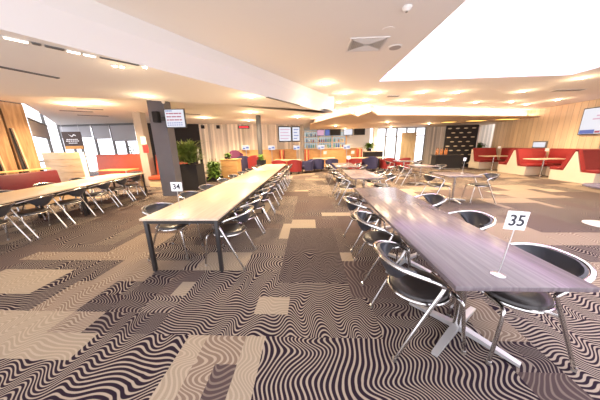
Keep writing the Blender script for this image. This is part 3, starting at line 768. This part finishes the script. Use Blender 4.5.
# ------------------------------------------------------------------ black display panel and serving counter at the right back
M_print = mat('pale_print', (.62, .52, .36), .35)
t = thing('display_panel', 'tall black panel dotted with staggered pale marks', 'display panel', (9.55, 14.75, 0), math.radians(-6))
q = MB(); q.box((-.92, -.04, .02), (.92, .04, 2.60), .004); q.build('panel', M_blackmat, t, False)
for r in range(9):
    for k in range(4):
        x = -.72 + k * .46 + (.23 if r % 2 else 0); z = .25 + r * .27
        if x > .85: continue
        q = MB(); ring = [q.bm.verts.new((x + .12 * math.cos(a), -.046, z + .035 * math.sin(a))) for a in [2 * PI * i / 14 for i in range(14)]]
        q.bm.faces.new(ring)
        r2_ = [q.bm.verts.new((v.co.x, -.040, v.co.z)) for v in ring]
        for i in range(14): q.bm.faces.new((ring[i], ring[(i + 1) % 14], r2_[(i + 1) % 14], r2_[i]))
        q.build('pale_mark', M_print, t, False)
q = MB(); q.box((.93, -.05, 0), (.99, .05, 2.55), .006); q.build('frame_post', M_steel, t, False)
q = MB(); q.box((-.9, -.3, 0), (-.8, .3, .03)); q.box((.85, -.3, 0), (.95, .3, .03)); q.build('foot', M_black, t, False)
t = thing('serving_counter', 'low black serving counter in front of black display panel', 'counter', (8.35, 13.9, 0), math.radians(-4))
q = MB(); q.box((-.75, -.3, .05), (.75, .3, .80)); q.build('body', M_blackmat, t, False)
q = MB(); q.box((-.8, -.34, .80), (.8, .34, .85), .005); q.build('counter_top', M_black, t, False)
q = MB(); q.box((-.72, -.27, 0), (.72, .27, .05)); q.build('kick_plate', M_steel, t, False)
for k in range(6):
    t = thing('bottle', 'amber bottle standing on the low black serving counter', 'bottle', (7.75 + k * .13, 14.0 + .05 * (k % 2), .85), 0, 'amber bottles on the serving counter')
    q = MB(); q.lathe([(.04, 0), (.042, .02), (.042, .2), (.03, .26), (.014, .31), (.014, .38)], n=12); q.build('glass_body', mat('amber_glass_%d' % k if False else 'amber_glass', (.45, .16, .03), .15), t)
    q = MB(); q.cyl((0, 0, .38), (0, 0, .41), .016, 10); q.build('cap', M_redled if False else M_darkred, t)

# ------------------------------------------------------------------ tub chairs and timber tables in the middle distance
def make_tub():
    t = thing('tub_chair', 'tub', 'armchair')
    q = MB(); q.box((-.27, -.22, .28), (.27, .29, .44), .05); q.build('seat', M_red, t)
    rows = []
    for j in range(5):
        z = .16 + j / 4 * .62; r = []
        for i in range(17):
            a = PI + (i / 16) * PI; drop = .0 if j < 3 else (.12 * (abs(math.cos(a)) ** 3) * (j - 2) / 2)
            rr = .31 + .03 * j / 4
            y = math.sin(a) * rr * .95 + (.0)
            r.append(Vector((math.cos(a) * rr, y, z - drop)))
        r = [Vector((r[0].x, .27, r[0].z))] + r + [Vector((r[-1].x, .27, r[-1].z))]
        rows.append(r)
    q = MB(); q.grid(rows, -.055); q.build('back_shell', M_red, t)
    for sx in (-.22, .22):
        for sy in (-.2, .22):
            q = MB(); q.cyl((sx, sy, 0), (sx * .95, sy * .95, .29), .018, 8, .026); q.build('leg', M_black, t)
    return t
tubs = {}
def tub(mt, x, y, face, label, group, sc=1, tall=1):
    key = mt.name
    if key not in tubs:
        t = make_tub(); tubs[key] = t
        for ch in t.children:
            if ch.name.split('.')[0] != 'leg': ch.data.materials[0] = mt
        t.location = (x, y, 0); t.rotation_euler = (0, 0, math.radians(face) - PI / 2); t['label'] = label; t['group'] = group
    else: t = dup(tubs[key], label, (x, y, 0), math.radians(face) - PI / 2, group)
    t.scale = (sc, sc, sc * tall); return t
def timber_table(label, x0, x1, y0, y1, h=.76):
    cx, cy = (x0 + x1) / 2, (y0 + y1) / 2; t = thing('timber_table', label, 'table', (cx, cy, 0), 0, 'honey timber tables')
    q = MB(); q.box((x0 - cx, y0 - cy, h - .04), (x1 - cx, y1 - cy, h), .004); q.build('tabletop', M_oak, t, False)
    for sx in (-1, 1):
        q = MB(); q.cyl((sx * (x1 - x0) * .3, 0, .03), (sx * (x1 - x0) * .3, 0, h - .04), .035, 12); q.build('column', M_black, t)
        q = MB(); q.lathe([(.24, 0), (.24, .012), (.04, .03)], (sx * (x1 - x0) * .3, 0, 0), 20); q.build('foot', M_black, t)
timber_table('long timber table among the red and navy tub chairs', 2.35, 4.9, 13.6, 14.4)
g = 'tub chairs round the long timber table'
tub(M_red, 2.7, 13.25, 90, 'red tub chair at left front of the long timber table', g)
tub(M_navy, 3.57, 13.2, 90, 'navy tub chair at middle front of the long timber table', g, 1.1)
tub(M_red, 4.58, 13.2, 90, 'red tub chair at right front of the long timber table', g)
tub(M_red, 5.45, 13.15, 100, 'red tub chair off the right end of long timber table', g)
tub(M_red, 2.8, 14.85, -90, 'red tub chair behind left end of the long timber table', g)
tub(M_navy, 4.1, 14.85, -90, 'navy tub chair behind right half of the long timber table', g)
timber_table('timber table left of centre with navy tub chairs', .2, 1.6, 13.9, 14.6)
g = 'tub chairs round the centre timber table'
tub(M_navy, .5, 13.55, 90, 'navy tub chair left front of the centre timber table', g)
tub(M_navy, 1.35, 13.55, 90, 'navy tub chair right front of the centre timber table', g)
timber_table('timber table beyond the far end of the oak table row', -2.1, -.5, 12.7, 13.5)
g = 'tub chairs beyond the oak table row'
tub(M_red, -1.75, 12.35, 90, 'red tub chair left front of table beyond the oak row', g, 1.05)
tub(M_red, -.85, 12.35, 90, 'red tub chair right front of table beyond the oak row', g, 1.05)
tub(M_navy, -.15, 12.9, 200, 'navy tub chair right of table beyond the oak row', g)
tub(M_plum, -4.55, 13.5, -60, 'plum armchair standing before the pale boarded back wall', g, 1.0, 1.75)
tub(M_navy, -3.75, 12.5, 100, 'navy armchair beside the plum armchair', g, 1.1, 1.25)
tub(M_red, -2.95, 11.9, 100, 'red armchair just left of the grey round pole', g, 1.1, 1.3)
number_stand(2.62, 13.75, .76, '', 'white number card on the long timber table', h=.26, pw=.2, ph=.18)
number_stand(.95, 14.0, .76, '', 'white number card on the centre timber table', h=.26, pw=.2, ph=.18)
# high backed booths in front of the bar
for k, (x, lb) in enumerate(((-1.9, 'upright red booth divider left of the white monitors'), (-.2, 'upright red booth divider in front of the bar, middle one'), (3.35, 'upright red booth divider at right end of bar'))):
    t = thing('booth_divider', lb, 'divider', (x, 15.3, 0), 0, 'booth dividers before the bar')
    q = MB(); q.prism_x([(-.3, 0), (.3, 0), (.22, 1.3), (-.22, 1.3)], -.05, .05); q.build('core', M_orange, t, False)
    for s in (-1, 1):
        q = MB(); q.box((s * .055, -.26, .35), (s * .16, .26, 1.28), .03); q.build('cushion', M_orred, t)

# ------------------------------------------------------------------ bar
t = thing('bar_counter', 'long honey timber bar counter across the back', 'bar counter', (0, 16.3, 0))
q = MB(); q.box((-.40, -.02, 0), (3.7, .55, 1.30)); q.build('front', M_orange, t, False)
q = MB(); q.box((-.42, -.12, 1.30), (3.8, .6, 1.36), .006); q.build('counter_top', M_oak, t, False)
t2 = thing('timber_dado', 'honey timber panelling low on the boarded back wall', 'panelling', (-3.6, 15.05, 0), math.atan2(2.15, 6.2))
q = MB(); q.box((-1.3, 0, 0), (2.85, .06, 1.30)); q.build('panel', M_orange, t2, False)
q = MB(); q.box((-1.32, -.03, 1.30), (2.87, .07, 1.34)); q.build('cap_rail', M_orange, t2, False)
for k, (x, y, z) in enumerate(((-4.2, 14.6, 1.50), (-2.58, 15.1, 1.46), (-.90, 15.55, 1.43), (.80, 15.95, 1.42), (2.62, 15.95, 1.40))):
    lb = ('leftmost', 'second from left', 'middle', 'fourth from left', 'rightmost')[k] + ' glowing white monitor in the row before the bar'
    t = thing('kiosk_monitor', lb, 'monitor', (x, y, 0), 0, 'glowing monitors before the bar')
    q = MB(); q.box((-.24, -.03, z - .15), (.24, .03, z + .15), .01); q.build('casing', M_white, t)
    q = MB(); q.box((-.22, -.034, z - .13), (.22, -.031, z + .13)); d_ = q.build('display', M_screen, t, False)
    q = MB(); q.box((-.2, -.037, z - .1), (-.05, -.0345, z - .02)); q.box((.02, -.037, z - .05), (.2, -.0345, z + .04)); q.build('blue_block', M_sblue, d_, False)
    q = MB(); q.cyl((0, .0, .02), (0, 0, z - .14), .025, 10); q.build('stand', M_steel, t)
    q = MB(); q.lathe([(.18, 0), (.18, .015), (.03, .03)], n=20); q.build('foot', M_steel, t)

t = thing('back_bar_shelving', 'backlit white shelving behind the bar', 'shelving', (0, 18.9, 0))
q = MB(); q.box((-.47, .0, 1.0), (3.0, .08, 2.72)); q.build('backlit_panel', M_backlit, t, False)
for z in (1.3, 1.75, 2.2, 2.62):
    q = MB(); q.box((-.47, -.3, z), (3.0, 0, z + .04)); q.build('shelf', M_orange, t, False)
for x in (-.47, .7, 1.85, 3.0):
    q = MB(); q.box((x - .03, -.31, 0), (x + .03, 0, 2.72)); q.build('upright', M_orange, t, False)
cols = [(.05, .35, .40), (.40, .15, .04), (.12, .30, .10), (.55, .55, .58), (.30, .05, .06), (.06, .10, .30), (.70, .50, .15)]
bm_ = [mat('bottle_glass', c, .12) for c in cols]; bproto = []
for j, c in enumerate(bm_):
    t = thing('bottle', '', 'bottle')
    q = MB(); h = (.30, .26, .33)[j % 3]; q.lathe([(.045, 0), (.05, .02), (.05, h * .6), (.03, h * .78), (.016, h * .84), (.016, h)], n=10); q.build('glass_body', c, t)
    q = MB(); q.cyl((0, 0, h), (0, 0, h + .03), .019, 8); q.build('cap', M_blackmat, t); bproto.append([t, 0])
n = 0
for zi, z in enumerate((1.345, 1.795, 2.245)):
    zn = ('lowest', 'middle', 'upper')[zi]
    for i in range(20):
        x = -.40 + i * .175
        if min(abs(x - u) for u in (-.47, .7, 1.85, 3.0)) < .085: continue
        if zi == 2 and x > .9: continue
        b = bproto[random.randrange(7)]; lb = 'small bottle standing on the %s lit shelf behind the bar' % zn; gr = 'bottles on the %s back bar shelf' % zn
        loc = (x, 18.75 + random.uniform(-.04, .04), z)
        if not b[1]: b[1] = 1; b[0].location = loc; b[0]['label'] = lb; b[0]['group'] = gr
        else: dup(b[0], lb, loc, 0, gr)
for b in bproto:
    if not b[1]:
        for c in list(b[0].children): bpy.data.objects.remove(c)
        bpy.data.objects.remove(b[0])
for k, (x, w, mt, lb) in enumerate(((2.05, .85, M_blackmat, 'dark screen hanging over bar, left of white screen'), (3.05, .72, M_screen, 'lit white screen hanging over bar between dark ones'), (3.95, .85, M_blackmat, 'dark screen hanging over bar at its right end'),
                                    (.88, .6, M_spink, 'pinkish lit screen hanging over left end of bar'), (1.42, .4, M_sblue, 'bluish lit screen hanging over the bar'))):
    t = thing('bar_screen', lb, 'screen', (x, 18.2, 2.52), 0, 'screens hanging over the bar')
    q = MB(); q.box((-w / 2, -.04, -.24), (w / 2, .04, .24), .01); q.build('casing', M_black, t)
    q = MB(); q.box((-w / 2 + .03, -.044, -.21), (w / 2 - .03, -.041, .21)); q.build('display', mt, t, False)
    q = MB(); q.cyl((0, 0, .24), (0, 0, .58), .02, 8); q.build('hanger', M_black, t)
# lit menu screens on the boarded back wall
ang = math.atan2(2.15, 6.2)
for k, (u, w, lb) in enumerate(((5.52, .84, 'wide bright menu screen on the back wall'), (6.32, .52, 'narrow bright menu screen beside the wide one'))):
    p = Vector((-6.95, 14.1)) + Vector((math.cos(ang), math.sin(ang))) * u
    t = thing('menu_screen', lb, 'screen', (p.x, p.y, 2.36), ang, 'menu screens on back wall')
    q = MB(); q.box((-w / 2 - .04, -.07, -.52), (w / 2 + .04, -.005, .52), .01); q.build('casing', M_black, t)
    q = MB(); q.box((-w / 2, -.074, -.46), (w / 2, -.071, .46)); d_ = q.build('display', M_screen, t, False)
    for r in range(4):
        q = MB(); q.box((-w / 2 + .08, -.077, .28 - r * .2), (w / 2 - .08 - .1 * (r % 2), -.0745, .33 - r * .2)); q.build('menu_line', M_spink if k == 0 else M_sblue, d_, False)
p = Vector((-6.95, 14.1)) + Vector((math.cos(ang), math.sin(ang))) * 2.75
t = thing('led_sign', 'small red illuminated sign high on the boarded wall', 'sign', (p.x, p.y, 2.82), ang)
q = MB(); q.box((-.36, -.06, -.09), (.36, -.005, .09), .006); q.build('casing', M_blackmat, t)
q = MB()
for k in range(7): q.box((-.30 + k * .087, -.063, -.05), (-.30 + k * .087 + .06, -.061, .05))
q.build('red_letters', M_redled, t, False)
for k, (u, lb) in enumerate(((.25, 'left of two small black speakers high on boarded wall'), (1.15, 'right of two small black speakers high on boarded wall'))):
    p = Vector((-6.95, 14.1)) + Vector((math.cos(ang), math.sin(ang))) * u
    t = thing('wall_speaker', lb, 'speaker', (p.x, p.y, 2.82), ang)
    q = MB(); q.box((-.10, -.2, -.10), (.10, -.06, .10), .02); q.build('cabinet', M_blackmat, t)
    q = MB(); q.box((-.02, -.07, -.02), (.02, -.005, .02)); q.build('bracket', M_black, t, False)
# espresso counter with foliage at right end of the bar
t = thing('service_station', 'dark service station with small plants right of bar', 'counter', (4.35, 15.6, 0))
q = MB(); q.box((-.6, -.3, 0), (.6, .3, 1.05)); q.build('body', M_blackmat, t, False)
q = MB(); q.box((-.64, -.34, 1.05), (.64, .34, 1.10), .005); q.build('counter_top', M_oak, t, False)
leafy('counter_plant', 'yellow green plant in small pot on dark service station', (4.1, 15.6, 1.10), 360, .5, .2, .65, M_leaf2, (.24, .04), pot(.12, .12, .16))
t = thing('timber_door_leaf', 'brown timber door leaf standing open before the glass entrance', 'door', (7.0, 16.3, 0), math.radians(-10))
q = MB(); q.box((-.48, -.03, .01), (.48, .03, 2.3), .004); q.build('leaf', wood('olive_timber', (.27, .20, .11), (.40, .31, .18), (12, 12, 1), .5), t, False)
q = MB(); q.cyl((.40, -.07, .9), (.40, -.07, 1.3), .015, 8); q.box((.39, -.07, .92), (.41, -.025, .94)); q.box((.39, -.07, 1.26), (.41, -.025, 1.28)); q.build('handle', M_steel, t)
# amber wash of light on the soffit, put in as glowing patches
for k, (x, y, w, lb) in enumerate(((7.9, 13.4, .75, 'leftmost amber wash of light put as glow on the soffit'), (9.1, 13.0, .95, 'middle amber wash of light put as glow on the soffit'), (10.4, 12.6, 1.1, 'rightmost amber wash of light put as glow on the soffit'))):
    t = thing('amber_wash_patch', lb, 'ceiling light', (x, y, ZS), math.radians(8), 'amber wash patches')
    q = MB(); q.box((-w / 2, -.22, -.02), (w / 2, .22, 0)); q.build('frame', M_black, t, False)
    q = MB(); q.box((-w / 2 + .03, -.19, -.024), (w / 2 - .03, .19, -.0205)); q.build('diffuser', M_amber, t, False)  # frame and diffuser only carry the painted wash of light

# ------------------------------------------------------------------ ceiling lights and fittings
def downlight(x, y, z, label, r=.075, watts=None, col=LAMP_COL):
    t = thing('downlight', label, 'ceiling light', (x, y, z), 0, 'recessed ceiling downlights')
    q = MB(); q.lathe([(r, -.012), (r + .022, -.008), (r + .026, -.001)], n=20); q.build('trim_ring', M_white, t)
    q = MB(); q.lathe([(.001, -.016), (r, -.015), (r, -.013)], n=16); q.build('lens', M_lens, t)
    for kind, e, dz in (('SPOT', 3.3, -.03), ('POINT', .11, -.20)):      # the beam, and a point lamp added below it to brighten the ceiling
        ld = bpy.data.lights.new('downlight_beam_and_fill', kind); ld.energy = (watts or LAMP_W) * e; ld.color = col; ld.shadow_soft_size = .05
        if kind == 'SPOT': ld.spot_size = math.radians(150); ld.spot_blend = .8
        lo = bpy.data.objects.new('downlight_beam_and_fill', ld); C.objects.link(lo); lo.parent = t; lo.location = (0, 0, dz)
    return t
DL = [(.41, 6.13, 'brightest downlight left of the recess corner, nearest the camera'), (1.09, 7.25, 'downlight left of the recess corner, second from the brightest'),
      (2.05, 7.39, 'downlight just beyond the recess corner'), (1.99, 8.52, 'downlight above the right soffit peak'),
      (3.49, 7.52, 'first downlight along the far recess edge from the left'), (4.64, 7.67, 'second downlight along the far recess edge from the left'),
      (6.77, 7.83, 'third downlight along the far recess edge from the left'), (6.95, 6.46, 'downlight at the right corner of the recess'),
      (3.41, 8.74, 'leftmost downlight of the row above the pink cove'), (4.96, 8.97, 'second downlight of the row above the pink cove'),
      (6.60, 9.61, 'third downlight of the row above the pink cove'), (8.04, 9.73, 'fourth downlight of the row above the pink cove'),
      (9.32, 10.48, 'downlight close to the pine wall, farther one'), (9.62, 9.55, 'downlight close to the pine wall, nearer one'),
      (1.10, 8.75, 'downlight above the left soffit slope, nearer one')]
for x, y, lb in DL: downlight(x, y, ZM, lb)
for x, y, lb in ((-3.37, 4.72, 'square bright downlight near the charcoal column'), (-1.25, 5.03, 'square bright downlight above the oak table row')): downlight(x, y, ZL, lb, .07)
for x, y, lb in ((-7.6, 7.17, 'downlight over the far left tables, left one'), (-6.67, 7.14, 'downlight over the far left tables, right one'), (-2.53, 9.85, 'downlight in front of the grey round pole'),
                 (-5.2, 11.2, 'downlight above the climbing plant'), (-.6, 11.8, 'downlight between the grey pole and the bar'), (-3.4, 12.8, 'downlight near the boarded back wall')): downlight(x, y, ZF, lb, .07, LAMP_W * 3.2)
for x, y, lb in ((4.2, 12.6, 'downlight under the soffit above the long timber table'), (1.6, 14.2, 'downlight under the soffit in front of the bar'), (7.2, 14.2, 'downlight under the soffit near the glass entrance'), (2.6, 16.9, 'downlight added under the soffit to brighten the bar counter'), (5.6, 16.0, 'downlight added under the soffit to brighten the service station side')): downlight(x, y, ZS, lb, .06, LAMP_W * 2.6)  # bar counter and service station ones are added to brighten the bar wall

def slot(p, q, z, label, lit, w=.05):
    p, q = Vector((*p, 0)), Vector((*q, 0)); L = (q - p).length
    t = thing('linear_light' if lit else 'slot_diffuser', label, 'ceiling light' if lit else 'ceiling vent', (p.x, p.y, z), math.atan2(q.y - p.y, q.x - p.x))
    f = MB(); f.box((0, -w / 2, -.010), (L, w / 2, 0)); f.build('frame', M_white if lit else M_frame, t, False)
    g_ = MB(); g_.box((.01, -w / 2 + .008, -.014), (L - .01, w / 2 - .008, -.0105)); g_.build('diffuser' if lit else 'grille', M_linlens if lit else M_black, t, False)
slot((-2.87, 2.23), (-2.77, 2.36), ZL, 'linear ceiling light at far left, first lit segment', True)
slot((-2.76, 2.37), (-2.72, 2.42), ZL, 'short dark gap in linear ceiling light track', False)
slot((-2.71, 2.44), (-2.62, 2.55), ZL, 'longer dark gap in linear ceiling light track', False)
slot((-2.615, 2.56), (-2.54, 2.65), ZL, 'linear ceiling light, second lit segment', True)
slot((-2.535, 2.66), (-2.46, 2.75), ZL, 'linear ceiling light, third lit segment', True)
slot((-2.44, 2.77), (-2.19, 3.06), ZL, 'thin dark slot running on from linear ceiling light', False, .03)
slot((-3.95, 2.85), (-3.73, 3.44), ZL, 'long dark air slot below the linear light at left', False, .06)
slot((-.93, 5.17), (-.25, 6.3), ZL, 'dark air slot beside square downlight over oak tables', False, .07)
slot((-9.7, 9.3), (-8.9, 9.9), ZF, 'air slot above the sign column, left one', False, .1)
slot((-9.2, 8.2), (-8.4, 8.7), ZF, 'air slot over the far left windows', False, .1)
slot((-5.6, 9.6), (-4.9, 10.2), ZF, 'air slot behind the results screen', False, .1)
slot((-8.2, 7.9), (-7.6, 8.3), ZF, 'air slot between the far left downlights', False, .1)
for k, (x, y, lb) in enumerate(((-2.50, 3.04, 'left spot of twin recessed spots on low ceiling'), (-2.44, 3.08, 'right spot of twin recessed spots on low ceiling'), (-2.16, 3.12, 'single recessed spot at the end of linear track'))):
    downlight(x, y, ZL, lb, .022, 3)
# square air vent
t = thing('air_vent', 'large square louvred air vent in the ceiling', 'ceiling vent', (.91, 3.98, ZM))
f = MB(); 
for a, b in (((-.29, -.24, -.014), (.29, -.21, 0)), ((-.29, .21, -.014), (.29, .24, 0)), ((-.29, -.21, -.014), (-.26, .21, 0)), ((.26, -.21, -.014), (.29, .21, 0))): f.box(a, b)
f.build('frame', M_fascia, t, False)
f = MB(); f.box((-.26, -.21, -.004), (.26, .21, -.001)); f.build('backing', M_blackmat, t, False)
f = MB()
for k in range(7):
    s = .24 - k * .033; w_ = s * .8
    r3 = Matrix.Rotation(math.radians(35), 3, 'X')
    for sy in (-1, 1): f.box((-s, sy * w_ * .95 - .006, -.016), (s, sy * w_ * .95 + .006, -.005))
    for sx in (-1, 1): f.box((sx * s - .006, -w_ * .9, -.016), (sx * s + .006, w_ * .9, -.005))
f.build('louvre', M_fascia, t, False)
for x, y, w_, lb in ((2.78, 7.98, .22, 'small dark air vent near recess corner'), (8.2, 7.9, .45, 'wide air vent close to the pine wall')):
    t = thing('air_vent', lb, 'ceiling vent', (x, y, ZM)); f = MB(); f.box((-w_, -.12, -.012), (w_, .12, 0)); f.build('frame', M_fascia, t, False)
    f = MB()
    for k in range(5): f.box((-w_ + .03, -.10 + k * .042, -.015), (w_ - .03, -.075 + k * .042, -.0125))
    f.build('grille', M_frame, t, False)
t = thing('smoke_detector', 'white smoke detector at the top of the picture', 'smoke detector', (1.14, 3.04, ZM))
f = MB(); f.lathe([(.055, 0), (.055, -.02), (.042, -.03), (.03, -.045), (.001, -.047)], n=24); f.build('body', M_white, t)
f = MB(); f.lathe([(.012, -.047), (.012, -.055), (.001, -.056)], n=12); f.build('sensor', M_frame, t)
t = thing('ceiling_speaker', 'round grey ceiling speaker beside the square vent', 'speaker', (1.41, 4.13, ZM))
f = MB(); f.lathe([(.11, 0), (.11, -.008), (.095, -.012)], n=28); f.build('rim', M_white, t)
f = MB(); f.lathe([(.092, -.0125), (.06, -.016), (.001, -.017)], n=28); f.build('grille', mat('grey_grille', (.42, .37, .34), .7), t)
t = thing('ceiling_plate', 'faint round blank plate between vent and smoke detector', 'cover plate', (1.10, 3.55, ZM)); f = MB(); f.lathe([(.085, 0), (.085, -.004), (.001, -.006)], n=24); f.build('plate', M_ceil, t)
